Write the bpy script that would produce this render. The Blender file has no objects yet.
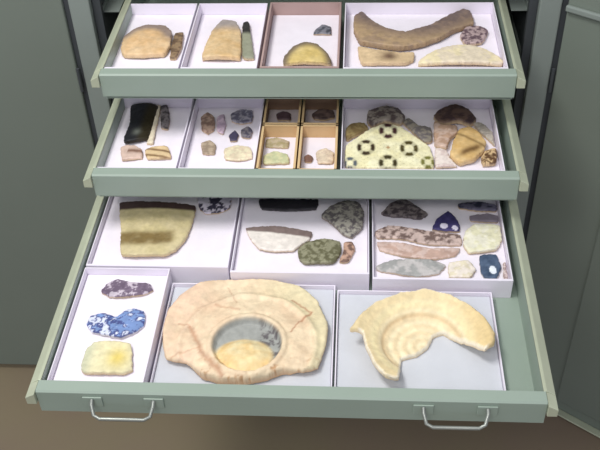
import bpy, bmesh, math, random
import numpy as np
from mathutils import Matrix, Vector

S = bpy.context.scene
COL = S.collection

# ------------------------------------------------------------------ camera
FPX = 900.4852
PITCH, YAW, ROLL = 0.7144, -0.0825, -0.0426
CAM = np.array([0.1009, -0.8909, 1.1356])
def _axes():
    f = np.array([math.sin(YAW)*math.cos(PITCH), math.cos(YAW)*math.cos(PITCH), -math.sin(PITCH)])
    r = np.array([math.cos(YAW), -math.sin(YAW), 0.0]); u = np.cross(r, f)
    return r*math.cos(ROLL)+u*math.sin(ROLL), -r*math.sin(ROLL)+u*math.cos(ROLL), f
AR, AU, AF = _axes()
cam_d = bpy.data.cameras.new('camera'); cam = bpy.data.objects.new('camera', cam_d); COL.objects.link(cam)
cam_d.sensor_width = 36; cam_d.lens = FPX/600*36; cam_d.clip_start = .01
M = Matrix.Identity(4)
for i in range(3):
    M[i][0] = AR[i]; M[i][1] = AU[i]; M[i][2] = -AF[i]; M[i][3] = CAM[i]
cam.matrix_world = M
S.camera = cam
def at(u, v, z):
    """ground-plan position of a point seen in the photograph on the level z"""
    d = AF + AR*(u-300)/FPX - AU*(v-225)/FPX
    t = (z-CAM[2])/d[2]
    return (CAM[0]+t*d[0], CAM[1]+t*d[1])

# ------------------------------------------------------------------ world, lights, exposure
w = bpy.data.worlds.new('room_light'); S.world = w; w.use_nodes = True
bg = w.node_tree.nodes['Background']; bg.inputs[0].default_value = (.86, .88, .98, 1); bg.inputs[1].default_value = .60
def area(name, loc, target, size, size_y, power, col):
    d = bpy.data.lights.new(name, 'AREA'); d.shape = 'RECTANGLE'; d.size = size; d.size_y = size_y
    d.energy = power; d.color = col
    o = bpy.data.objects.new(name, d); COL.objects.link(o); o.location = loc
    o.rotation_euler = (Vector(target)-Vector(loc)).to_track_quat('-Z', 'Y').to_euler()
    return o
area('ceiling_and_fill_light', (-.75, .05, 2.3), (0, .35, 0), .9, .5, 36, (1, .985, .94))
area('ceiling_and_fill_light', (-.45, -1.7, 2.3), (.1, .6, -.1), 1.3, .4, 26, (1, .985, .94))  # added fill from behind the camera, brightens doors and drawer fronts
S.view_settings.view_transform = 'Standard'; S.view_settings.look = 'None'
S.view_settings.exposure = 0.0; S.view_settings.gamma = 1; S.view_settings.use_curve_mapping = False

# ------------------------------------------------------------------ materials
def lin(c):
    return tuple(((x/255)/12.92 if x/255 <= .04045 else ((x/255+.055)/1.055)**2.4) for x in c)
def mat(name, rgb, rough=.5, metal=0, var=.06, scale=12, bump=0, bscale=200, attr=False, spec=.5, blotch=None):
    m = bpy.data.materials.new(name); m.use_nodes = True
    nt = m.node_tree; N = nt.nodes; L = nt.links; b = N['Principled BSDF']
    b.inputs['Roughness'].default_value = rough; b.inputs['Metallic'].default_value = metal
    b.inputs['Specular IOR Level'].default_value = spec
    tc = N.new('ShaderNodeTexCoord'); no = N.new('ShaderNodeTexNoise')
    no.inputs['Scale'].default_value = scale; no.inputs['Detail'].default_value = 5
    L.new(tc.outputs['Object'], no.inputs['Vector'])
    mr = N.new('ShaderNodeMapRange'); mr.inputs['From Min'].default_value = .3; mr.inputs['From Max'].default_value = .7
    mr.inputs['To Min'].default_value = 1-var; mr.inputs['To Max'].default_value = 1+var
    L.new(no.outputs['Fac'], mr.inputs['Value'])
    mx = N.new('ShaderNodeVectorMath'); mx.operation = 'SCALE'
    if attr:
        a = N.new('ShaderNodeAttribute'); a.attribute_name = 'glaze'; L.new(a.outputs['Color'], mx.inputs[0])
    elif blotch:
        n2 = N.new('ShaderNodeTexNoise'); n2.inputs['Scale'].default_value = blotch[1]; n2.inputs['Detail'].default_value = 4
        L.new(tc.outputs['Object'], n2.inputs['Vector'])
        cr = N.new('ShaderNodeValToRGB'); cr.color_ramp.elements[0].position = .38; cr.color_ramp.elements[1].position = .62
        cr.color_ramp.elements[0].color = (*lin(rgb), 1); cr.color_ramp.elements[1].color = (*lin(blotch[0]), 1)
        L.new(n2.outputs['Fac'], cr.inputs[0]); L.new(cr.outputs[0], mx.inputs[0])
    else:
        mx.inputs[0].default_value = lin(rgb)
    L.new(mr.outputs[0], mx.inputs['Scale']); L.new(mx.outputs[0], b.inputs['Base Color'])
    if bump:
        n3 = N.new('ShaderNodeTexNoise'); n3.inputs['Scale'].default_value = bscale; n3.inputs['Detail'].default_value = 3
        L.new(tc.outputs['Object'], n3.inputs['Vector'])
        bp = N.new('ShaderNodeBump'); bp.inputs['Strength'].default_value = bump; bp.inputs['Distance'].default_value = .002
        L.new(n3.outputs['Fac'], bp.inputs['Height']); L.new(bp.outputs[0], b.inputs['Normal'])
    return m
GREEN = mat('sage_green_enamel', (149, 164, 152), .42, var=.04, scale=6, bump=.05, bscale=300)
CABGR = mat('grey_green_cabinet_enamel', (134, 143, 138), .5, var=.05, scale=3, bump=.05, bscale=250)
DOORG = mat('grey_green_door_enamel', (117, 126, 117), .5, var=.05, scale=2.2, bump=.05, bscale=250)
RAIL = mat('pale_rail_metal', (184, 190, 166), .4, metal=.15, var=.08, scale=20)
STEEL = mat('bright_handle_metal', (150, 154, 148), .35, metal=.6, var=.04)
CARD = mat('white_card', (236, 230, 242), .8, var=.02, scale=15, bump=.05)
FOAM = mat('white_foam_sheet', (240, 234, 244), .9, var=.03, scale=30, bump=.15)
FOAMB = mat('pale_blue_foam_sheet', (204, 207, 214), .9, var=.04, scale=18, bump=.15)
BROWN = mat('brown_card', (150, 122, 100), .85, var=.08, scale=18, bump=.1)
ROSE = mat('rose_brown_card', (176, 150, 146), .85, var=.06, scale=18, bump=.1)
TAN = mat('tan_card', (206, 174, 130), .85, var=.07, scale=18, bump=.1)
LILAC = mat('lilac_grey_card', (206, 194, 198), .85, var=.05, scale=18)
KRAFT = mat('raw_card_edge', (214, 184, 138), .85, var=.05, scale=18)
DARK = mat('cabinet_dark_shade', (62, 66, 70), .7, var=.05)  # interior shade put into the colour; the inside enamel is green too
FLOOR = mat('brown_vinyl_floor', (136, 124, 98), .6, var=.08, scale=4, bump=.05, bscale=60, blotch=((124, 108, 92), 2.0))
CERAMIC = mat('painted_ceramic', (200, 180, 140), .55, var=.08, scale=90, bump=.25, bscale=260, attr=True, spec=.35)

# ------------------------------------------------------------------ helpers
def tag(o, label=None, cat=None, group=None, kind=None):
    if label: o['label'] = label
    if cat: o['category'] = cat
    if group: o['group'] = group
    if kind: o['kind'] = kind
    return o
def empty(name, loc, label, cat, group=None):
    o = bpy.data.objects.new(name, None); COL.objects.link(o); o.location = loc
    o.empty_display_size = .05
    return tag(o, label, cat, group)
def link(name, bm, m, parent=None, loc=None, bevel=0, smooth=False):
    me = bpy.data.meshes.new(name)
    bmesh.ops.recalc_face_normals(bm, faces=bm.faces)
    bm.to_mesh(me); bm.free(); me.materials.append(m)
    if smooth:
        me.shade_smooth(); me.set_sharp_from_angle(angle=math.radians(40))
    o = bpy.data.objects.new(name, me); COL.objects.link(o)
    if parent: o.parent = parent
    if loc: o.location = loc
    if bevel:
        b = o.modifiers.new('bevel', 'BEVEL'); b.width = bevel; b.segments = 2; b.limit_method = 'ANGLE'
    return o
def box(bm, x0, x1, y0, y1, z0, z1):
    vs = [bm.verts.new((x, y, z)) for z in (z0, z1) for y in (y0, y1) for x in (x0, x1)]
    for f in ((0, 2, 3, 1), (4, 5, 7, 6), (0, 1, 5, 4), (2, 6, 7, 3), (0, 4, 6, 2), (1, 3, 7, 5)):
        bm.faces.new([vs[i] for i in f])
def BM(*boxes):
    bm = bmesh.new()
    for b in boxes: box(bm, *b)
    return bm
def extrude_profile(bm, pts, y0, y1):
    """closed (x, z) section swept from y0 to y1"""
    a = [bm.verts.new((x, y0, z)) for x, z in pts]; b = [bm.verts.new((x, y1, z)) for x, z in pts]
    n = len(pts)
    for i in range(n):
        bm.faces.new((a[i], a[(i+1) % n], b[(i+1) % n], b[i]))
    bm.faces.new(a[::-1]); bm.faces.new(b)
def tube(bm, path, r, seg=10):
    rings = []
    P = [Vector(p) for p in path]
    for i, p in enumerate(P):
        d = (P[min(i+1, len(P)-1)]-P[max(i-1, 0)]).normalized()
        up = Vector((0, 0, 1)) if abs(d.z) < .9 else Vector((0, 1, 0))
        s = d.cross(up).normalized(); t = s.cross(d)
        rings.append([bm.verts.new(p+(s*math.cos(a)+t*math.sin(a))*r) for a in [2*math.pi*k/seg for k in range(seg)]])
    for A, B in zip(rings, rings[1:]):
        for k in range(seg): bm.faces.new((A[k], A[(k+1) % seg], B[(k+1) % seg], B[k]))
    bm.faces.new(rings[0][::-1]); bm.faces.new(rings[-1])

# ------------------------------------------------------------------ the room
FZ = -.985
fl = link('floor', BM((-3.5, 3.5, -3.5, 1.90, FZ-.05, FZ)), FLOOR); tag(fl, kind='structure')
wb = link('wall_back', BM((-3.5, 3.5, 1.90, 2.0, FZ, 2.4)), mat('plain_wall_paint', (190, 188, 180), .8)); tag(wb, kind='structure')

# ------------------------------------------------------------------ the cabinet with its two open doors
YC = .86; CT = .80; CB = -.965; HX = .532
cab = empty('storage_cabinet', (0, YC, FZ), 'tall grey-green metal storage cabinet with open doors and a stack of shallow drawers', 'cabinet')
def part(name, bm, m, parent=cab, **k):
    for v in bm.verts: v.co -= Vector(cab.location)
    return link(name, bm, m, parent, **k)
for s in (-1, 1):
    a, b = sorted((s*.532, s*.515))
    part('side_panel', BM((a, b, YC+.02, 1.81, CB, CT)), CABGR)
    a, b = sorted((s*.526, s*.480))
    part('front_stile', BM((a, b, YC, YC+.02, CB, CT)), CABGR, bevel=.003)
    a, b = sorted((s*.527, s*.546))
    part('shade_gap_strip', BM((a, b, YC+.006, YC+.02, CB, CT)), DARK)  # dark filler painted as the shade in the gap beside the door
    a, b = sorted((s*.480, s*.462))
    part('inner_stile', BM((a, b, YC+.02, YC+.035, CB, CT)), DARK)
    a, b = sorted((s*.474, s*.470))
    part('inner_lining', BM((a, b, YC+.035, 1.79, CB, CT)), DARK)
    for k, z in enumerate([.745, .625, .505, .385, .2254, .1043, -.001, -.12, -.24, -.36, -.48, -.60, -.72, -.84]):
        bm = bmesh.new()
        a, b = s*.470, s*.431
        extrude_profile(bm, [(a, z-.022), (a, z-.034), (b, z-.034), (b, z-.031), (a-s*.004, z-.031), (a-s*.004, z-.022)], YC+.05, 1.77)
        part('drawer_runner', bm, CABGR)
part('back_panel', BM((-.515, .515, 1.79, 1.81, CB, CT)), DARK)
part('top_panel', BM((-.532, .532, YC, 1.81, CT, CT+.02)), CABGR)
part('base_panel', BM((-.515, .515, YC+.02, 1.79, CB, CB+.02)), CABGR)
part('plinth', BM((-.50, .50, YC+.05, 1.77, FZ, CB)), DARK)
# left door: folded right back, inner face towards us
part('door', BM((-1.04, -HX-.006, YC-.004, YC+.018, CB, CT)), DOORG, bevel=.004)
DL = cab.children[-1]
for z in (.62, .02, -.75):
    hb = bmesh.new(); tube(hb, [(-HX-.003, YC-.006, z), (-HX-.003, YC-.006, z+.06)], .004)
    for v in hb.verts: v.co -= Vector(cab.location)
    link('hinge', hb, DARK, DL, smooth=True)
# right door: swung open 144 degrees
ang = math.atan2(-.586, .81)
RD = Matrix.Translation((.533, YC-.002, 0)) @ Matrix.Rotation(ang, 4, 'Z')
def rpart(name, bm, m, parent, **k):
    for v in bm.verts: v.co = RD @ v.co - Vector(cab.location)
    return link(name, bm, m, parent, **k)
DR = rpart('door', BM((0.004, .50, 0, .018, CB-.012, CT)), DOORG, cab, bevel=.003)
bm = bmesh.new()   # bottom flange, top ledge
box(bm, .004, .50, -.022, .0, CB-.014, CB-.009)
rpart('bottom_flange', bm, RAIL, DR, bevel=.002)
rpart('ledge', BM((.004, .50, -.010, .0, .222, .236)), CABGR, DR, bevel=.003)
rpart('stiffener', BM((.178, .49, -.008, .0, CB+.03, .19)), DOORG, DR, bevel=.004)
for z in (.62, .02, -.75):
    hb = bmesh.new(); tube(hb, [(0, -.004, z), (0, -.004, z+.06)], .004)
    rpart('hinge', hb, DARK, DR, smooth=True)

# ------------------------------------------------------------------ drawers
W = .40; DEP = .060; LEN = .92
def make_drawer(y, z, label, dx=0, W=W, group=None, handles=False):
    t = empty('cabinet_drawer', (dx, y, z-DEP-.002), label, 'drawer', group)
    o = Vector((0, 0, DEP+.002))
    def p(name, bm, m, par=t, **k):
        for v in bm.verts: v.co += o
        return link(name, bm, m, par, **k)
    # pan: floor, two sides, back
    p('drawer_pan', BM((-W+.002, W-.002, .012, LEN, -DEP-.002, -DEP), (-W+.001, -W+.003, .012, LEN, -DEP, -.001),
                       (W-.003, W-.001, .012, LEN, -DEP, -.001), (-W+.003, W-.003, LEN, LEN+.003, -DEP, -.001)), GREEN)
    # folded front: top lip and face in one pressed sheet
    bm = bmesh.new()
    sec = [(0, -.050), (0, -.003), (.003, 0), (.023, 0), (.023, -.006), (.0205, -.006), (.0205, -.0025), (.004, -.0025), (.0025, -.004), (.0025, -.0475), (.012, -.0475), (.012, -.050)]
    a = [bm.verts.new((-W, yy, zz)) for yy, zz in sec]; b = [bm.verts.new((W, yy, zz)) for yy, zz in sec]
    n = len(sec)
    for i in range(n): bm.faces.new((a[i], a[(i+1) % n], b[(i+1) % n], b[i]))
    bm.faces.new(a[::-1]); bm.faces.new(b)
    p('front_panel', bm, GREEN)
    for s in (-1, 1):
        bm = bmesh.new()
        q = [(s*(W-.003), .0), (s*(W+.002), .0), (s*(W+.017), -.010), (s*(W+.017), -.024), (s*(W+.014), -.024),
             (s*(W+.014), -.012), (s*(W+.001), -.003), (s*(W-.003), -.003)]
        extrude_profile(bm, q, .023, LEN)
        extrude_profile(bm, [(s*(W+.001), -.001), (s*(W+.017), -.010), (s*(W+.017), -.026), (s*(W+.001), -.026)], -.006, .023)
        p('side_rail', bm, RAIL, bevel=.0008)
    if handles:
        for x0, x1 in ((-.345, -.185), (.185, .345)):
            bm = bmesh.new(); zc = -.026
            tube(bm, [(x0+.030, -.003, zc+.012), (x0+.030, -.010, zc+.008), (x0+.034, -.022, zc-.004), (x0+.044, -.026, zc-.008), (x1-.044, -.026, zc-.008),
                      (x1-.034, -.022, zc-.004), (x1-.030, -.010, zc+.008), (x1-.030, -.003, zc+.012)], .0032)
            h = p('handle', bm, STEEL, smooth=True)
            for c in (x0+.03, x1-.03):
                p('handle_plate', BM((c-.016, c+.016, -.003, 0, zc-.006, zc+.016)), GREEN, h, bevel=.001)
    return t
D1Y, D1Z = .592, .2254; D2Y, D2Z = .4315, .1043; D3Y, D3Z = 0, 0
make_drawer(D3Y, D3Z, 'lowest and farthest pulled-out sage green drawer, holding the two big broken dishes', dx=-.005, W=.406, handles=True)
make_drawer(D2Y, D2Z, 'middle pulled-out sage green drawer, holding the round-patterned tile and small brown boxes')
make_drawer(D1Y, D1Z, 'topmost pulled-out sage green drawer, holding the long dark curved rim sherd')
# shut drawers above and below the three open ones
proto = make_drawer(YC-.002, .385, 'shut sage green drawer inside the cabinet', group='shut drawers of the cabinet')
proto['label'] = 'shut sage green drawer in the cabinet directly above the open ones'
for z in (.505, .625, .745, -.12, -.24, -.36, -.48, -.60, -.72, -.84):
    c = proto.copy(); COL.objects.link(c); c.location.z = z-DEP-.002
    c['label'] = 'shut sage green drawer in the cabinet high above the open ones' if z > 0 else 'shut sage green drawer in the cabinet below the open ones'
    for ch in proto.children:
        k = ch.copy(); COL.objects.link(k); k.parent = c

# ------------------------------------------------------------------ card trays
TR = {}
def tray(key, x0, x1, y0, y1, zb, zr, label, m=CARD, liner=None, lt=.02, group=None, edge=None, name='card_tray', t=.0022):
    cx, cy = (x0+x1)/2, (y0+y1)/2
    e = empty(name, (cx, cy, zb), label, 'tray', group)
    X, Y, H = (x1-x0)/2, (y1-y0)/2, zr-zb
    link('tray_box', BM((-X, X, -Y, Y, 0, t), (-X, X, -Y, -Y+max(t, .005), t, H), (-X, X, Y-t, Y, t, H), (-X, -X+t, -Y+max(t, .005), Y-t, t, H), (X-t, X, -Y+max(t, .005), Y-t, t, H)), m, e, bevel=.0005)
    if edge:
        link('tray_rim', BM((-X-.0004, X+.0004, -Y-.0004, -Y+t+.001, H, H+.0015), (-X-.0004, X+.0004, Y-t-.001, Y+.0004, H, H+.0015),
             (-X-.0004, -X+t+.001, -Y, Y, H, H+.0015), (X-t-.001, X+.0004, -Y, Y, H, H+.0015)), edge, e)
    if liner:
        lo = link('foam_liner', BM((-X+t+.0005, X-t-.0005, -Y+max(t, .005)+.0005, Y-t-.0005, t, t+lt)), liner, e, bevel=.002)
    TR[key] = (x0+t+.001, x1-t-.001, y0+max(t, .005)+.001, y1-t-.001, zb+t+(lt if liner else 0))
    return e
f1, f2, f3 = D1Z-DEP, D2Z-DEP, D3Z-DEP
G1, G2, G3 = 'card trays in the topmost open drawer', 'card trays in the middle open drawer', 'card trays in the lowest open drawer'
tray('1a', -.404, -.250, .622, .892, f1, D1Z-.004, 'white card tray holding a round tan sherd, left end of topmost open drawer', liner=FOAM, lt=.028, group=G1)
tray('1b', -.246, -.096, .622, .892, f1, D1Z-.004, 'white card tray in the topmost open drawer, second from left, holding an angular tan sherd', liner=FOAM, lt=.028, group=G1)
tray('1c', -.090, .064, .622, .892, f1, D1Z-.002, 'rose-brown card tray lined with white in the topmost open drawer', m=ROSE, liner=FOAM, lt=.026, group=G1, t=.004)
tray('1d', .072, .388, .622, .892, f1, D1Z-.004, 'wide white card tray holding the long curved rim sherd, right end of topmost drawer', liner=FOAM, lt=.028, group=G1)
tray('2a', -.400, -.244, .460, .712, f2, D2Z-.006, 'white card tray holding a black sherd at the left of the middle open drawer', liner=FOAM, lt=.026, group=G2)
tray('2b', -.240, -.094, .460, .712, f2, D2Z-.006, 'white card tray with seven tiny sherds beside the brown boxes, middle open drawer', liner=FOAM, lt=.026, group=G2)
GB = 'small brown card boxes in the middle drawer'
tray('2c', -.090, -.016, .612, .712, f2, D2Z-.007, 'small brown card box, rear left of the four in the middle drawer', m=BROWN, liner=LILAC, lt=.022, group=GB, edge=KRAFT, name='small_card_box', t=.003)
tray('2d', -.012, .062, .612, .712, f2, D2Z-.007, 'small brown card box, rear right of the four in the middle drawer', m=BROWN, liner=LILAC, lt=.022, group=GB, edge=KRAFT, name='small_card_box', t=.003)
tray('2f', -.090, -.016, .460, .608, f2, D2Z-.007, 'small brown card box, front left of the four in the middle drawer', m=TAN, liner=FOAM, lt=.024, group=GB, edge=KRAFT, name='small_card_box', t=.003)
tray('2g', -.012, .062, .460, .608, f2, D2Z-.007, 'small brown card box, front right of the four in the middle drawer', m=TAN, liner=FOAM, lt=.024, group=GB, edge=KRAFT, name='small_card_box', t=.003)
tray('2e', .070, .378, .460, .712, f2, D2Z-.006, 'wide white card tray holding the round-patterned tile, right of the middle drawer', liner=FOAM, lt=.026, group=G2)
tray('3l', -.405, -.244, .030, .305, f3, -.016, 'narrow white card tray with three small sherds at the front left of the lowest drawer', liner=FOAM, lt=.026, group=G3)
tray('3a', -.405, -.136, .310, .600, f3, -.016, 'white card tray holding the yellow straight-edged sherd, rear left of the lowest drawer', liner=FOAM, lt=.026, group=G3)
tray('3b', -.131, .126, .298, .600, f3, -.016, 'white card tray holding five sherds, one a black bar, rear middle of the lowest drawer', liner=FOAM, lt=.026, group=G3)
tray('3c', .132, .385, .286, .600, f3, -.016, 'white card tray crowded with patterned sherds, rear right of the lowest drawer', liner=FOAM, lt=.026, group=G3)
tray('3d', -.240, .064, .030, .292, f3, -.040, 'low pale tray under the large ring-footed dish, front middle of the lowest drawer', liner=FOAMB, lt=.010, group=G3)
tray('3e', .068, .348, .030, .280, f3, -.040, 'low pale tray under the curved half dish, front right of the lowest drawer', liner=FOAMB, lt=.010, group=G3)

# ------------------------------------------------------------------ sherds
rng = np.random.default_rng(7)
def vnoise(x, y, s, seed=0):
    """three octaves of turned value noise, spread to about 0..1"""
    x = np.asarray(x, float); y = np.asarray(y, float); t = 0
    for k, (wt, a, m) in enumerate(((.5, .5, 1.15), (.3, 1.3, .55), (.2, 2.2, .27))):
        t = t+wt*_vn(x*math.cos(a)-y*math.sin(a), x*math.sin(a)+y*math.cos(a), s*m, seed+100*k)
    return np.clip((t-.5)*1.35+.5, 0, 1)
def _vn(x, y, s, seed=0):
    r = np.random.default_rng(seed); T = r.random((64, 64))
    X = np.asarray(x)/s+17.3; Y = np.asarray(y)/s+9.1
    i = np.floor(X).astype(int); j = np.floor(Y).astype(int); fx = X-i; fy = Y-j
    fx = fx*fx*(3-2*fx); fy = fy*fy*(3-2*fy)
    g = lambda a, b: T[a % 64, b % 64]
    return (g(i, j)*(1-fx)+g(i+1, j)*fx)*(1-fy)+(g(i, j+1)*(1-fx)+g(i+1, j+1)*fx)*fy
def fracture(P, amp, step):
    """round off and roughen a clicked outline like a broken edge"""
    n = len(P); out = []
    for i in range(n):
        p0, p1, p2, p3 = P[i-1], P[i], P[(i+1) % n], P[(i+2) % n]
        m = max(2, int(np.linalg.norm(p2-p1)/step))
        for k in range(m):
            t = k/m
            c = .5*((2*p1)+(p2-p0)*t+(2*p0-5*p1+4*p2-p3)*t*t+(3*p1-p0-3*p2+p3)*t**3)
            l = p1+(p2-p1)*t
            out.append(c*.3+l*.7)
    out = np.array(out)
    return out+(rng.random(out.shape)-.5)*2*amp
def inside(P, x, y):
    c = np.zeros(x.shape, bool); n = len(P)
    for i in range(n):
        x0, y0 = P[i]; x1, y1 = P[i-1]
        if y0 == y1: continue
        k = ((y0 > y) != (y1 > y)) & (x < (x1-x0)*(y-y0)/(y1-y0)+x0)
        c ^= k
    return c
def near(P, x, y):
    best = np.full(x.shape, 1e9); bx = x.copy(); by = y.copy(); n = len(P)
    for i in range(n):
        a = P[i-1]; d = P[i]-a; L2 = max(d@d, 1e-14)
        t = np.clip(((x-a[0])*d[0]+(y-a[1])*d[1])/L2, 0, 1)
        qx = a[0]+t*d[0]; qy = a[1]+t*d[1]; r = np.hypot(x-qx, y-qy)
        k = r < best; best = np.where(k, r, best); bx = np.where(k, qx, bx); by = np.where(k, qy, by)
    return best, bx, by
def C(*rgb): return np.array(lin(rgb))
def mix(a, b, t):
    t = np.clip(np.asarray(t), 0, 1)
    if t.ndim == 1: t = t[:, None]
    return a*(1-t)+b*t
def slab(name, P, z0, top, bot, col, paste, label, cat, step=.0022, rr=.003, group=None, amp=.0007, parent=None):
    P = np.array(P, float)
    P = fracture(P, amp, .004)
    c = P.mean(0); x0, y0 = P.min(0); x1, y1 = P.max(0)
    step = min(step, max(x1-x0, y1-y0)/22)
    nx, ny = int((x1-x0)/step)+2, int((y1-y0)/step)+2
    gx = x0-step*.5+step*np.arange(nx+1); gy = y0-step*.5+step*np.arange(ny+1)
    X, Y = np.meshgrid(gx, gy, indexing='ij')
    cell = inside(P, (X[:-1, :-1]+X[1:, 1:])/2, (Y[:-1, :-1]+Y[1:, 1:])/2)
    cnt = np.zeros(X.shape, int)
    for a, b in ((0, 0), (1, 0), (0, 1), (1, 1)): cnt[a:a+cell.shape[0], b:b+cell.shape[1]] += cell
    D, BX, BY = near(P, X, Y)
    edge = (cnt > 0) & (cnt < 4)
    X = np.where(edge, BX, X); Y = np.where(edge, BY, Y); D = np.where(edge, 0, D)
    ids = -np.ones(X.shape, int); used = cnt > 0; ids[used] = np.arange(used.sum())
    xs, ys, ds = X[used], Y[used], D[used]
    U = (xs-(x0+x1)/2)/((x1-x0)/2); V = (ys-(y0+y1)/2)/((y1-y0)/2)
    t = np.clip(1-ds/rr, 0, 1)
    zt = top(xs, ys, U, V); zb = bot(xs, ys, U, V)
    zt = zt-(1-np.sqrt(np.clip(1-t*t, 0, 1)))*np.minimum(rr, (zt-zb)*.45)
    zt = zt+(vnoise(xs, ys, .010, 3)-.5)*.0016
    n = len(xs)
    verts = np.concatenate([np.stack([xs-c[0], ys-c[1], zt], 1), np.stack([xs-c[0], ys-c[1], zb], 1)])
    faces = []
    I, J = np.nonzero(cell); cs = set(zip(I.tolist(), J.tolist()))
    for i, j in cs:
        a, b, d, e = int(ids[i, j]), int(ids[i+1, j]), int(ids[i+1, j+1]), int(ids[i, j+1])
        faces.append((a, b, d, e)); faces.append((a+n, e+n, d+n, b+n))
        if (i, j-1) not in cs: faces.append((a, a+n, b+n, b))
        if (i+1, j) not in cs: faces.append((b, b+n, d+n, d))
        if (i, j+1) not in cs: faces.append((d, d+n, e+n, e))
        if (i-1, j) not in cs: faces.append((e, e+n, a+n, a))
    me = bpy.data.meshes.new(name); me.from_pydata([tuple(v) for v in verts], [], faces); me.update()
    ct = col(xs, ys, U, V, ds)
    if ct.ndim == 1: ct = np.tile(ct, (n, 1))
    ct = ct*(1+(vnoise(xs, ys, .009, 5)-.5)[:, None]*.22)
    cc = np.ones((2*n, 4), np.float32); cc[:n, :3] = ct; cc[n:, :3] = paste
    at_ = me.color_attributes.new('glaze', 'FLOAT_COLOR', 'POINT'); at_.data.foreach_set('color', cc.ravel())
    me.materials.append(CERAMIC); me.shade_smooth(); me.set_sharp_from_angle(angle=math.radians(50))
    o = bpy.data.objects.new(name, me); COL.objects.link(o); o.location = (c[0], c[1], z0)
    tag(o, label, cat, group)
    return o
def fit(P, key, m=.003):
    P = np.array(P, float); X0, X1, Y0, Y1, z = TR[key]
    P[:, 0] = np.clip(P[:, 0], X0+m, X1-m); P[:, 1] = np.clip(P[:, 1], Y0+m, Y1-m)
    return P
def flat(col): return lambda x, y, U, V, d: np.tile(col, (len(x), 1))
def mott(a, b, s=.008, seed=1, lo=.4, hi=.6):
    return lambda x, y, U, V, d: mix(a, b, (vnoise(x, y, s, seed)-lo)/(hi-lo))
def sherd(key, px, label, col, paste=C(205, 180, 145), th=.007, arch=.008, axis='x', tilt=(0, 0), group=None, name='pottery_sherd', lift=0, rr=.0016, step=.0018, cat='sherd', amp=.0010):
    arch *= .7
    X0, X1, Y0, Y1, z = TR[key]
    zz = z+.0006
    P = np.array([at(u, v, zz+th*.6+arch*.4) for u, v in px])
    P = fit(P, key)
    def base(x, y, U, V):
        r = {'x': U*.9, 'y': V*.9, 'r': np.hypot(U, V)*.75}[axis]
        h = arch*np.clip(1-r*r, 0, 1)+tilt[0]*(U+1)/2+tilt[1]*(V+1)/2
        return h
    return slab(name, P, zz+lift, lambda x, y, U, V: base(x, y, U, V)+th, base, col, paste, label, cat, rr=rr, group=group, step=step, amp=amp)

# --- the big dishes of the lowest drawer
def sstep(a, b, x): t = np.clip((x-a)/(b-a), 0, 1); return t*t*(3-2*t)
zd = TR['3d'][4]+.0006
ccx, ccy = at(247, 344, zd+.022)
px = [(163,330),(168,311),(180,296),(200,284),(225,277),(247,275),(275,278),(300,287),(318,303),(328,325),(326,345),(318,368),(303,372),(285,371),(268,377),(245,382),(218,380),(202,376),(188,364),(166,359),(163,345)]
P1 = [at(u, v, zd+.012) for u, v in px]
def prof1(x, y, U, V):
    r = np.hypot(x-ccx, y-ccy)
    z = .018+.006*sstep(.125, .075, r)+.004*sstep(.072, .066, r)          # flange climbing to the foot ring
    z = z-.015*sstep(.062, .053, r)                                         # drops into the well
    z = z+.005*np.exp(-((r-.118)/.006)**2)                                  # thick outer rim
    a = np.arctan2(y-ccy, x-ccx)
    z = z+.0018*np.sin(a*9+r*40)*sstep(.07, .10, r)-.005*vnoise(x, y, .016, 8)*sstep(-.02, -.05, y-ccy)*sstep(.05, .06, r)
    m = np.hypot((x-ccx+.004)/.055, (y-ccy+.020)/.041)
    return z+.012*sstep(1.0, .35, m)
def col1(x, y, U, V, d):
    r = np.hypot(x-ccx, y-ccy); a = np.arctan2(y-ccy, x-ccx)
    cream = mix(C(234, 216, 184), C(224, 196, 164), vnoise(x, y, .03, 2))
    cream = mix(cream, C(232, 190, 168), sstep(-.1, -.9, U)*.6*vnoise(x, y, .022, 9))
    cream = mix(cream, C(226, 218, 176), sstep(.110, .124, r)*.6*sstep(-.2, .6, U))
    well = mix(C(158, 160, 156), C(104, 100, 102), (vnoise(x, y, .007, 4)-.45)*6*sstep(.012, .03, x-ccx))
    c = mix(cream, well, sstep(.062, .057, r)*sstep(-.045, -.02, y-ccy))
    m = np.hypot((x-ccx+.004)/.055, (y-ccy+.020)/.041)
    c = mix(c, mix(C(238, 224, 180), C(226, 190, 128), vnoise(x, y, .014, 6)), sstep(1.0, .8, m))
    # cracks and worn brown patches between mended pieces
    def crack(u0, v0, u1, v1, wd, k=.9):
        ax, ay = at(u0, v0, zd+.03); bx, by = at(u1, v1, zd+.03)
        L = math.hypot(bx-ax, by-ay); tx, ty = (bx-ax)/L, (by-ay)/L
        s = (x-ax)*tx+(y-ay)*ty; q = abs(-(x-ax)*ty+(y-ay)*tx+.004*(vnoise(s, s*0, .008, 11)-.5))
        return np.clip(1-q/wd, 0, 1)*((s > 0) & (s < L))*k
    br = C(176, 122, 92)
    for args in ((292, 296, 312, 308, .003), (312, 308, 300, 318, .004), (300, 318, 290, 330, .0022), (190, 322, 200, 348, .007, .7), (200, 348, 222, 372, .008, .7),
                 (178, 318, 190, 322, .003, .6), (215, 300, 240, 308, .004, .5), (228, 282, 236, 300, .002, .5), (200, 345, 168, 352, .003, .4)):
        c = mix(c, br, crack(*args))
    c = mix(c, C(190, 150, 112), (vnoise(x, y, .008, 21)-.62)*5*sstep(-.012, -.05, y-ccy)*sstep(.045, .06, r)*.8)
    return c
P1 = np.array(P1); P1[:, 0] = np.clip(P1[:, 0], -.238, .062); P1[:, 1] = np.clip(P1[:, 1], .040, .2945)
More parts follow.
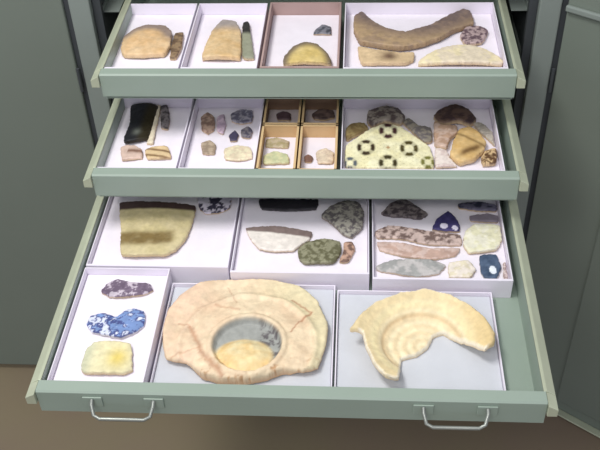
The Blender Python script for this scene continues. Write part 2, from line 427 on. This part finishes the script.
def under1(x, y, U, V):   # the flange hangs clear of the tray rim, the foot rests on the foam
    return np.maximum(np.maximum(prof1(x, y, U, V)-.016, 0)*.6, .0095*sstep(.085, .105, np.hypot(x-ccx, y-ccy)))
slab('broken_dish', P1, zd, prof1, under1, col1, C(214, 176, 138),
     'large cream dish with raised foot ring and grey glazed well, chipped round the rim', 'dish', step=.002, rr=.004)

ze = TR['3e'][4]+.0006
e_x, e_y = at(422, 345, ze+.015)
px = [(350,336),(358,325),(375,310),(400,300),(425,297),(450,303),(470,314),(485,327),(494,341),(493,351),(484,356),(470,346),(457,336),(444,328),(434,331),(428,342),(417,350),(402,354),(400,370),(398,384),(386,384),(374,370),(366,352),(362,339)]
P2 = [at(u, v, ze+.02) for u, v in px]
R2 = .118
def prof2(x, y, U, V):
    r = np.hypot(x-e_x, y-e_y)
    z = .010+.026*sstep(.045, R2-.008, r)
    z = z+.0008*np.cos(r*2*math.pi/.016)*sstep(.085, .06, r)+.005*sstep(.066, .072, r)
    return z+.004*np.exp(-((r-R2+.006)/.007)**2)
def col2(x, y, U, V, d):
    r = np.hypot(x-e_x, y-e_y)
    c = mix(C(240, 226, 190), C(232, 208, 166), .35+.3*np.cos(r*2*math.pi/.016+.8))
    c = mix(c, C(228, 208, 162), sstep(.070, .10, r)*.8)
    c = mix(c, C(238, 224, 176), np.exp(-((r-.082)/.007)**2)*.7)
    c = mix(c, C(204, 170, 124), np.exp(-((r-.067)/.003)**2)*.6)
    c = mix(c, C(224, 192, 128), sstep(.25, .95, U)*.5*sstep(.06, .1, r))
    return mix(c, C(244, 234, 212), sstep(.0035, .0015, d)*sstep(R2-.006, R2-.012, r))
slab('broken_dish', fit(P2, '3e'), ze, prof2, lambda x, y, U, V: np.maximum(prof2(x, y, U, V)-.011, 0), col2, C(226, 205, 172),
     'curved half of a cream dish with concentric rings, arched open towards the front', 'dish', step=.002, rr=.004)

# --- front left tray of the lowest drawer
G = 'sherds in the narrow front left tray'
def c_scroll(a, b, cc, s, seed):
    def f(x, y, U, V, d):
        n = vnoise(x, y, s, seed); k = np.abs(n-.5) < .11
        c = mix(a, b, (n-.5)*5+.5*(n > .62)); return mix(c, cc, k*1.0)
    return f
sherd('3l', [(101,291),(108,283),(118,280),(130,283),(150,284),(153,290),(145,294),(125,297),(110,297)], 'small purple-grey patterned sherd, rear of the narrow front left tray',
      c_scroll(C(200, 188, 200), C(108, 92, 112), C(120, 104, 124), .009, 31), th=.006, arch=.004, group=G)
sherd('3l', [(87,324),(91,316),(104,314),(117,318),(126,311),(135,309),(145,313),(144,325),(136,332),(122,338),(108,336),(92,332)], 'blue and white scroll-painted sherd in the middle of the narrow front left tray',
      c_scroll(C(214, 220, 238), C(120, 146, 196), C(74, 84, 138), .008, 44), paste=C(220, 215, 215), th=.006, arch=.005, group=G)
sherd('3l', [(81,366),(86,350),(95,343),(110,342),(131,345),(132,370),(122,374),(84,373)], 'pale yellow squarish sherd at the front of the narrow front left tray',
      lambda x, y, U, V, d: mix(mix(C(206, 206, 176), C(228, 220, 180), sstep(-.9, -.4, U)), C(222, 200, 112), np.exp(-((U-.35)/.4)**2-((V+.1)/.6)**2)), th=.008, arch=.006, group=G)

# --- rear left tray
def c_big(x, y, U, V, d):
    c = mix(C(200, 186, 138), C(210, 196, 156), vnoise(x, y, .02, 51))
    band = np.exp(-((V+.42-.2*np.maximum(U-.2, 0))/.24)**4)*sstep(.72, .5, U)
    c = mix(c, C(128, 108, 66), band*(.75+.5*vnoise(x, y, .012, 52)))
    c = mix(c, C(70, 54, 52), sstep(.62, .72, V))
    return c
sherd('3a', [(120,203),(160,204),(195,206),(193,220),(186,238),(176,250),(165,256),(122,256),(121,230)], 'yellow pot sherd with dark straight rim and brown band',
      c_big, th=.008, arch=.010, group=None)
def c_motif(a, b, s, seed, lo=.55):
    return lambda x, y, U, V, d: mix(a, b, (vnoise(x, y, s, seed)-lo)*12)
sherd('3a', [(198,197),(214,195),(231,197),(230,208),(219,213),(206,214),(199,208)], 'small white sherd with dark motifs beside the yellow rimmed sherd',
      c_motif(C(214, 206, 222), C(60, 56, 76), .007, 61, .5), th=.005, arch=.003)
# --- rear middle tray
sherd('3b', [(259,199),(290,200),(318,200),(316,209),(290,211),(262,209)], 'black glazed sherd at the back of the rear middle tray', flat(C(40, 38, 44)), paste=C(80, 76, 80), th=.006, arch=.004)
sherd('3b', [(246,228),(275,227),(300,230),(312,232),(310,239),(300,246),(292,251),(275,252),(259,249),(250,238)], 'white sherd with straight grey-brown rim in the rear middle tray',
      lambda x, y, U, V, d: mix(C(236, 228, 220), C(128, 112, 108), sstep(.28, .42, V+.25*U)), th=.006, arch=.005)
sherd('3b', [(321,216),(330,207),(345,201),(358,202),(364,212),(362,228),(352,237),(342,234),(334,226)], 'round grey speckled sherd at the rear right of the middle tray',
      mott(C(98, 92, 94), C(160, 156, 146), .005, 71), paste=C(140, 128, 116), th=.007, arch=.008, axis='r')
sherd('3b', [(298,250),(306,243),(325,240),(340,242),(341,252),(334,263),(305,264),(299,258)], 'mottled olive grey sherd at the front of the rear middle tray',
      mott(C(104, 102, 76), C(148, 146, 120), .006, 73), paste=C(120, 112, 88), th=.007, arch=.006)
sherd('3b', [(344,243),(353,243),(355,250),(348,262),(339,262),(343,253)], 'small pinkish brown sherd touching the olive grey one', mott(C(196, 160, 140), C(120, 94, 84), .006, 75), th=.006, arch=.003)
# --- rear right tray
K = '3c'
sherd(K, [(381,213),(392,203),(405,200),(418,207),(428,214),(420,219),(402,217),(392,217)], 'dark grey-brown jagged sherd, rear left of the crowded tray', mott(C(72, 64, 68), C(128, 118, 118), .006, 81), paste=C(90, 80, 80), th=.006, arch=.004)
def c_navy(x, y, U, V, d): return mix(mix(C(44, 42, 84), C(78, 70, 120), vnoise(x, y, .008, 83)), C(226, 220, 238), ((np.hypot(U+.15, (V+.55)*1.0) < .28) | (np.hypot(U-.62, V+.7) < .22))*1.0)
sherd(K, [(432,229),(437,219),(448,212),(458,221),(460,231),(446,232)], 'dark blue sherd with white notches in the crowded tray', c_navy, th=.006, arch=.004)
sherd(K, [(458,204),(478,202),(498,205),(497,211),(478,211),(460,208)], 'dark blue-black bar-shaped sherd at the back of the crowded tray', mott(C(46, 46, 66), C(104, 100, 120), .009, 85), th=.006, arch=.002)
sherd(K, [(470,216),(486,214),(502,216),(501,222),(484,222),(471,221)], 'narrow plain grey sherd just in front of the dark bar-shaped one', flat(C(136, 126, 138)), th=.005, arch=.002)
sherd(K, [(375,231),(388,226),(402,227),(425,231),(460,235),(461,245),(430,245),(400,239),(377,238)], 'long brown lace-patterned sherd across the crowded tray',
      lambda x, y, U, V, d: mix(C(206, 184, 176), C(118, 98, 92), (vnoise(x, y, .007, 86)-.4)*4*sstep(-.9, -.2, V+.4*np.abs(np.sin(U*11)))), th=.005, arch=.003)
sherd(K, [(377,242),(400,243),(430,249),(460,248),(455,256),(430,260),(400,256),(380,250)], 'long plain pink-beige sherd in front of the lace-patterned one', mott(C(214, 190, 180), C(196, 166, 152), .012, 87), th=.005, arch=.003)
sherd(K, [(465,232),(475,225),(500,226),(504,240),(496,250),(470,253),(463,244)], 'pale yellow blocky sherd at the right of the crowded tray', mott(C(232, 228, 196), C(240, 236, 216), .01, 89), th=.008, arch=.004)
sherd(K, [(376,266),(395,260),(430,260),(446,265),(438,274),(415,277),(380,271)], 'flat grey-green sherd at the front left of the crowded tray', mott(C(164, 164, 162), C(194, 190, 188), .012, 91), th=.005, arch=.003)
sherd(K, [(449,263),(468,261),(476,269),(470,278),(449,277)], 'small cream sherd between the grey-green and blue ones', mott(C(224, 214, 188), C(236, 226, 214), .006, 93), th=.006, arch=.003)
def c_tile(x, y, U, V, d): return mix(mix(C(50, 66, 92), C(92, 110, 136), vnoise(x, y, .008, 95)), C(232, 238, 246), (np.hypot(U-.15, (V+.35)) < .33)*1.0)
sherd(K, [(480,256),(496,255),(501,268),(496,279),(484,278),(480,268)], 'blue tile fragment with white spot, front right of the crowded tray', c_tile, paste=C(200, 196, 190), th=.006, arch=.002)
sherd(K, [(503,264),(509,262),(510,280),(504,282)], 'tiny speckled pink sherd at the right edge of the crowded tray', mott(C(226, 208, 204), C(170, 148, 146), .004, 97), th=.005, arch=.002)

# --- middle drawer
K = '2a'
sherd(K, [(131,106),(140,101),(157,100),(158,108),(153,125),(148,138),(140,141),(125,143),(124,139),(130,124)], 'large glossy black sherd in the left tray of the middle drawer',
      lambda x, y, U, V, d: mix(mix(C(30, 31, 36), C(46, 40, 24), sstep(.0, .5, U)), C(108, 112, 104), np.exp(-((U-.1)/.25)**2-((V+.55)/.16)**2)*.8), paste=C(60, 52, 44), th=.008, arch=.008)
sherd(K, [(159,98),(163,98),(157,125),(153,143),(147,143),(151,132)], 'thin cream sliver leaning beside the black sherd', flat(C(226, 214, 190)), th=.007, arch=.002, axis='y')
sherd(K, [(161,106),(168,104),(170,118),(168,129),(161,128)], 'small dark grey sherd right of the cream sliver', mott(C(70, 64, 66), C(130, 122, 124), .008, 101), th=.006, arch=.003)
sherd(K, [(121,147),(134,146),(142,150),(142,158),(122,160)], 'pinkish sherd with brown stripe in front of the black sherd',
      lambda x, y, U, V, d: mix(C(214, 188, 174), C(132, 100, 84), np.exp(-((V-.1)/.25)**2)*(U > -.3)), th=.006, arch=.004)
sherd(K, [(145,150),(156,147),(168,147),(171,158),(148,159)], 'tan striped sherd at the front right of the black sherd',
      lambda x, y, U, V, d: mix(C(218, 192, 150), C(134, 104, 72), np.clip(np.sin(V*7+U*2), 0, 1)), th=.006, arch=.004)
K = '2b'; G = 'small sherds in the white tray of the middle drawer'
for pts, lb, cl in (
    ([(201,117),(208,113),(215,118),(214,130),(208,134),(202,130)], 'small tan-brown sherd, rear left of the seven tiny sherds', mott(C(178, 152, 136), C(136, 110, 98), .006, 111)),
    ([(217,117),(224,115),(226,126),(223,134),(217,131)], 'lavender-pink sherd second from left among the seven tiny sherds', mott(C(214, 192, 208), C(186, 164, 184), .006, 112)),
    ([(231,114),(240,110),(253,111),(252,122),(240,124),(232,121)], 'blue-grey sherd with dark marks, rear right of the seven tiny sherds', mott(C(164, 160, 172), C(100, 98, 118), .006, 113)),
    ([(229,135),(235,131),(239,135),(236,141),(230,141)], 'smallest navy sherd in the centre of the seven tiny sherds', flat(C(72, 68, 92))),
    ([(241,130),(248,127),(253,131),(250,138),(242,137)], 'tiny dark grey sherd right of the navy one', mott(C(84, 80, 96), C(130, 124, 130), .005, 114)),
    ([(201,143),(210,141),(216,145),(214,154),(203,154)], 'tan-grey sherd, front left of the seven tiny sherds', mott(C(186, 168, 146), C(158, 140, 122), .006, 115)),
    ([(224,149),(236,146),(251,148),(252,158),(238,161),(225,159)], 'pale cream-yellow sherd, front right of the seven tiny sherds', mott(C(230, 222, 190), C(222, 206, 178), .006, 116))):
    sherd(K, pts, lb, cl, th=.005, arch=.003, group=G)
sherd('2c', [(276,114),(284,112),(291,114),(290,120),(278,120)], 'little dark sherd in the rear left brown box', flat(C(84, 66, 72)), th=.006, arch=.003)
sherd('2d', [(312,114),(320,110),(333,111),(335,117),(325,120),(314,119)], 'little dark sherd in the rear right brown box', mott(C(80, 66, 66), C(110, 92, 88), .006, 118), th=.006, arch=.003)
sherd('2f', [(263,156),(275,152),(288,155),(289,163),(264,164)], 'pale greenish sherd in the front left brown box', mott(C(214, 212, 170), C(196, 200, 160), .007, 119), th=.006, arch=.003)
sherd('2f', [(264,140),(276,138),(289,141),(288,148),(266,147)], 'flat olive-buff sherd behind the pale greenish one', mott(C(168, 156, 120), C(190, 176, 150), .007, 120), th=.004, arch=.002)
sherd('2g', [(304,157),(309,155),(313,158),(311,162),(305,162)], 'tiny brown sherd in the front right brown box', flat(C(128, 96, 84)), th=.005, arch=.002)
sherd('2g', [(316,152),(326,149),(334,153),(333,163),(318,163)], 'cream sherd in the front right brown box', mott(C(226, 210, 186), C(208, 190, 170), .007, 121), th=.005, arch=.003)
K = '2e'
tz = TR[K][4]+.006
pc = {k: at(u, v, tz+.004) for k, (u, v) in dict(a=(366, 148), b=(409, 149), t=(388, 132), m=(388, 148), l=(388, 163), bl=(350, 163), br=(428, 162)).items()}
def c_pat(x, y, U, V, d):
    c = mix(C(240, 236, 202), C(232, 224, 176), vnoise(x, y, .02, 131))
    dk = C(56, 42, 28)
    for k, r0, wd, colr in (('a', .0135, .0046, dk), ('b', .0135, .0046, C(74, 64, 28)), ('t', .0135, .0052, C(66, 36, 40)), ('l', .0135, .0048, C(60, 52, 26)), ('m', .0, .0035, C(170, 120, 70)),
                            ('bl', .010, .004, C(92, 100, 108)), ('br', .010, .004, C(120, 118, 58))):
        rx, ry = x-pc[k][0], (y-pc[k][1])*.72
        r = np.hypot(rx, ry); a = np.arctan2(ry, rx)
        ring = np.clip(1.6-np.abs(r-r0)/wd*1.2, 0, 1)*np.clip(1.1+.9*np.cos(a*4), .35, 1)
        c = mix(c, colr, ring)
    dots = (np.sin(x*2*math.pi/.0125)*np.sin(y*2*math.pi/.0125) > .86)
    return mix(c, C(150, 136, 96), dots*.35)
sherd(K, [(347,168),(346,147),(358,139),(370,131),(386,126),(400,129),(414,138),(430,149),(433,168)], 'cream tile fragment painted with dark rings, middle drawer', c_pat,
      th=.008, arch=.002, tilt=(0, .004), name='patterned_tile', cat='tile', step=.0013, rr=.002)
sherd(K, [(367,121),(368,112),(384,107),(398,109),(405,118),(400,124),(384,122),(372,126)], 'lumpy grey-brown sherd behind the ring-patterned tile', mott(C(92, 80, 80), C(156, 146, 138), .008, 141), th=.010, arch=.008, axis='r')
sherd(K, [(345,131),(350,125),(364,124),(368,129),(358,135),(347,140)], 'olive-brown sherd at the left behind the ring-patterned tile', mott(C(128, 108, 72), C(152, 134, 92), .006, 142), th=.008, arch=.004)
sherd(K, [(403,122),(409,119),(418,127),(431,128),(432,141),(424,143),(414,134)], 'grey sherd right behind the ring-patterned tile', mott(C(112, 106, 106), C(150, 142, 130), .007, 143), th=.008, arch=.005)
sherd(K, [(434,116),(440,111),(455,107),(468,111),(476,119),(470,125),(456,122),(444,125),(437,121)], 'very dark brown sherd at the back of the wide middle-drawer tray', mott(C(70, 54, 56), C(98, 78, 70), .008, 144), th=.012, arch=.010)
sherd(K, [(434,123),(444,127),(456,126),(458,132),(450,140),(446,149),(435,145)], 'pinkish tan sherd in front of the very dark brown one', mott(C(206, 180, 164), C(184, 152, 130), .01, 145), th=.009, arch=.006)
sherd(K, [(473,123),(482,124),(493,133),(499,146),(490,141),(479,131)], 'narrow grey sherd along the right side of the wide tray', mott(C(160, 152, 142), C(188, 180, 168), .007, 146), th=.007, arch=.003)
def c_gold(x, y, U, V, d):
    c = mix(C(206, 168, 106), C(222, 192, 140), vnoise(x, y, .014, 147))
    c = mix(c, C(104, 74, 40), np.exp(-((V+.45-.35*U)/.16)**2)*sstep(.8, .3, np.abs(U-.1))*.9)
    return mix(c, C(120, 92, 50), np.exp(-((V-.25+.5*U)/.09)**2)*.7)
sherd(K, [(459,131),(470,128),(478,133),(486,143),(484,151),(474,160),(460,163),(450,155),(453,144)], 'golden tan sherd with brown bands, right of the patterned tile', c_gold, th=.012, arch=.010, axis='r')
sherd(K, [(486,152),(496,149),(498,157),(495,164),(483,165),(481,158)], 'brown-streaked sherd in the front right corner of the wide tray', mott(C(96, 68, 44), C(214, 184, 140), .006, 148), th=.009, arch=.005)
sherd(K, [(435,149),(446,151),(450,159),(457,166),(436,167)], 'pinkish white sherd between the patterned tile and the golden one', mott(C(232, 220, 212), C(214, 196, 190), .008, 149), th=.007, arch=.004)

# --- topmost drawer
K = '1a'
sherd(K, [(121,50),(124,38),(135,30),(148,26),(166,27),(172,33),(170,46),(164,54),(140,56),(124,55)], 'round tan sherd with grey-brown edge in the leftmost tray of the topmost drawer',
      lambda x, y, U, V, d: mix(mix(C(214, 176, 128), C(226, 198, 160), vnoise(x, y, .02, 151)), C(150, 132, 122), sstep(.55, .95, np.hypot(U+.05, V+.15))*sstep(-.3, .3, V)), th=.010, arch=.012, axis='r')
sherd(K, [(175,34),(183,33),(182,46),(176,58),(170,58),(172,45)], 'narrow dark brown sherd right of the round tan one', mott(C(104, 84, 66), C(150, 126, 98), .007, 152), th=.008, arch=.003, axis='y')
K = '1b'
sherd(K, [(202,58),(206,45),(213,31),(222,23),(236,24),(241,33),(240,58)], 'angular tan sherd with grey top in the second tray of the topmost drawer',
      lambda x, y, U, V, d: mix(mix(C(210, 174, 122), C(222, 196, 156), vnoise(x, y, .02, 153)), C(164, 154, 150), sstep(.2, .8, V)), th=.010, arch=.010)
sherd(K, [(243,24),(249,23),(251,36),(254,58),(243,58),(242,38)], 'narrow grey-green sherd with black end beside the angular tan one',
      lambda x, y, U, V, d: mix(C(150, 152, 132), C(52, 50, 50), sstep(.2, .45, V)), th=.008, arch=.003)
K = '1c'
sherd(K, [(316,29),(323,25),(331,27),(331,34),(320,34),(313,34)], 'tiny slate-coloured sherd at the back of the rose-brown tray', mott(C(74, 78, 88), C(130, 130, 140), .006, 155), th=.005, arch=.002)
sherd(K, [(284,64),(284,57),(292,49),(304,45),(318,47),(328,55),(331,64)], 'domed yellow-tan sherd with grey-brown edge in the rose-brown tray',
      lambda x, y, U, V, d: mix(mix(C(208, 182, 110), C(222, 200, 140), vnoise(x, y, .02, 156)), C(126, 112, 92), sstep(.62, .95, np.hypot(U, (V+1)/2*1.0))), th=.009, arch=.012)
K = '1d'
def c_long(x, y, U, V, d):
    c = mix(C(120, 104, 100), C(176, 150, 118), sstep(.4, -.5, V-.9*U*U+.35))
    return mix(c, C(150, 128, 112), (vnoise(x, y, .012, 157)-.5)*2)
sherd(K, [(354,17),(362,13),(372,22),(386,30),(405,34),(430,27),(450,16),(462,9),(470,12),(474,24),(456,30),(440,39),(420,46),(400,49),(378,46),(360,42),(354,30)],
      'long dark curved rim sherd bowed like a boomerang, topmost drawer', c_long, th=.012, arch=.006, paste=C(150, 126, 100))
sherd(K, [(358,47),(376,51),(400,54),(414,53),(414,60),(405,64),(362,64)], 'tan sherd with a dark brown spot in front of the long curved one',
      lambda x, y, U, V, d: mix(C(214, 188, 150), C(116, 92, 74), np.exp(-((U-.1)/.3)**2-((V+.3)/.5)**2)), th=.008, arch=.005)
sherd(K, [(460,36),(466,28),(479,27),(488,31),(482,43),(466,45)], 'small pinkish spotted sherd at the right end of the long curved one', mott(C(186, 164, 164), C(104, 84, 92), .006, 159), th=.008, arch=.004)
sherd(K, [(418,64),(428,55),(445,49),(465,47),(485,51),(500,58),(504,64)], 'broad low cream dome-shaped sherd at the front of the wide topmost tray', mott(C(236, 222, 184), C(228, 214, 190), .02, 160), th=.009, arch=.010)
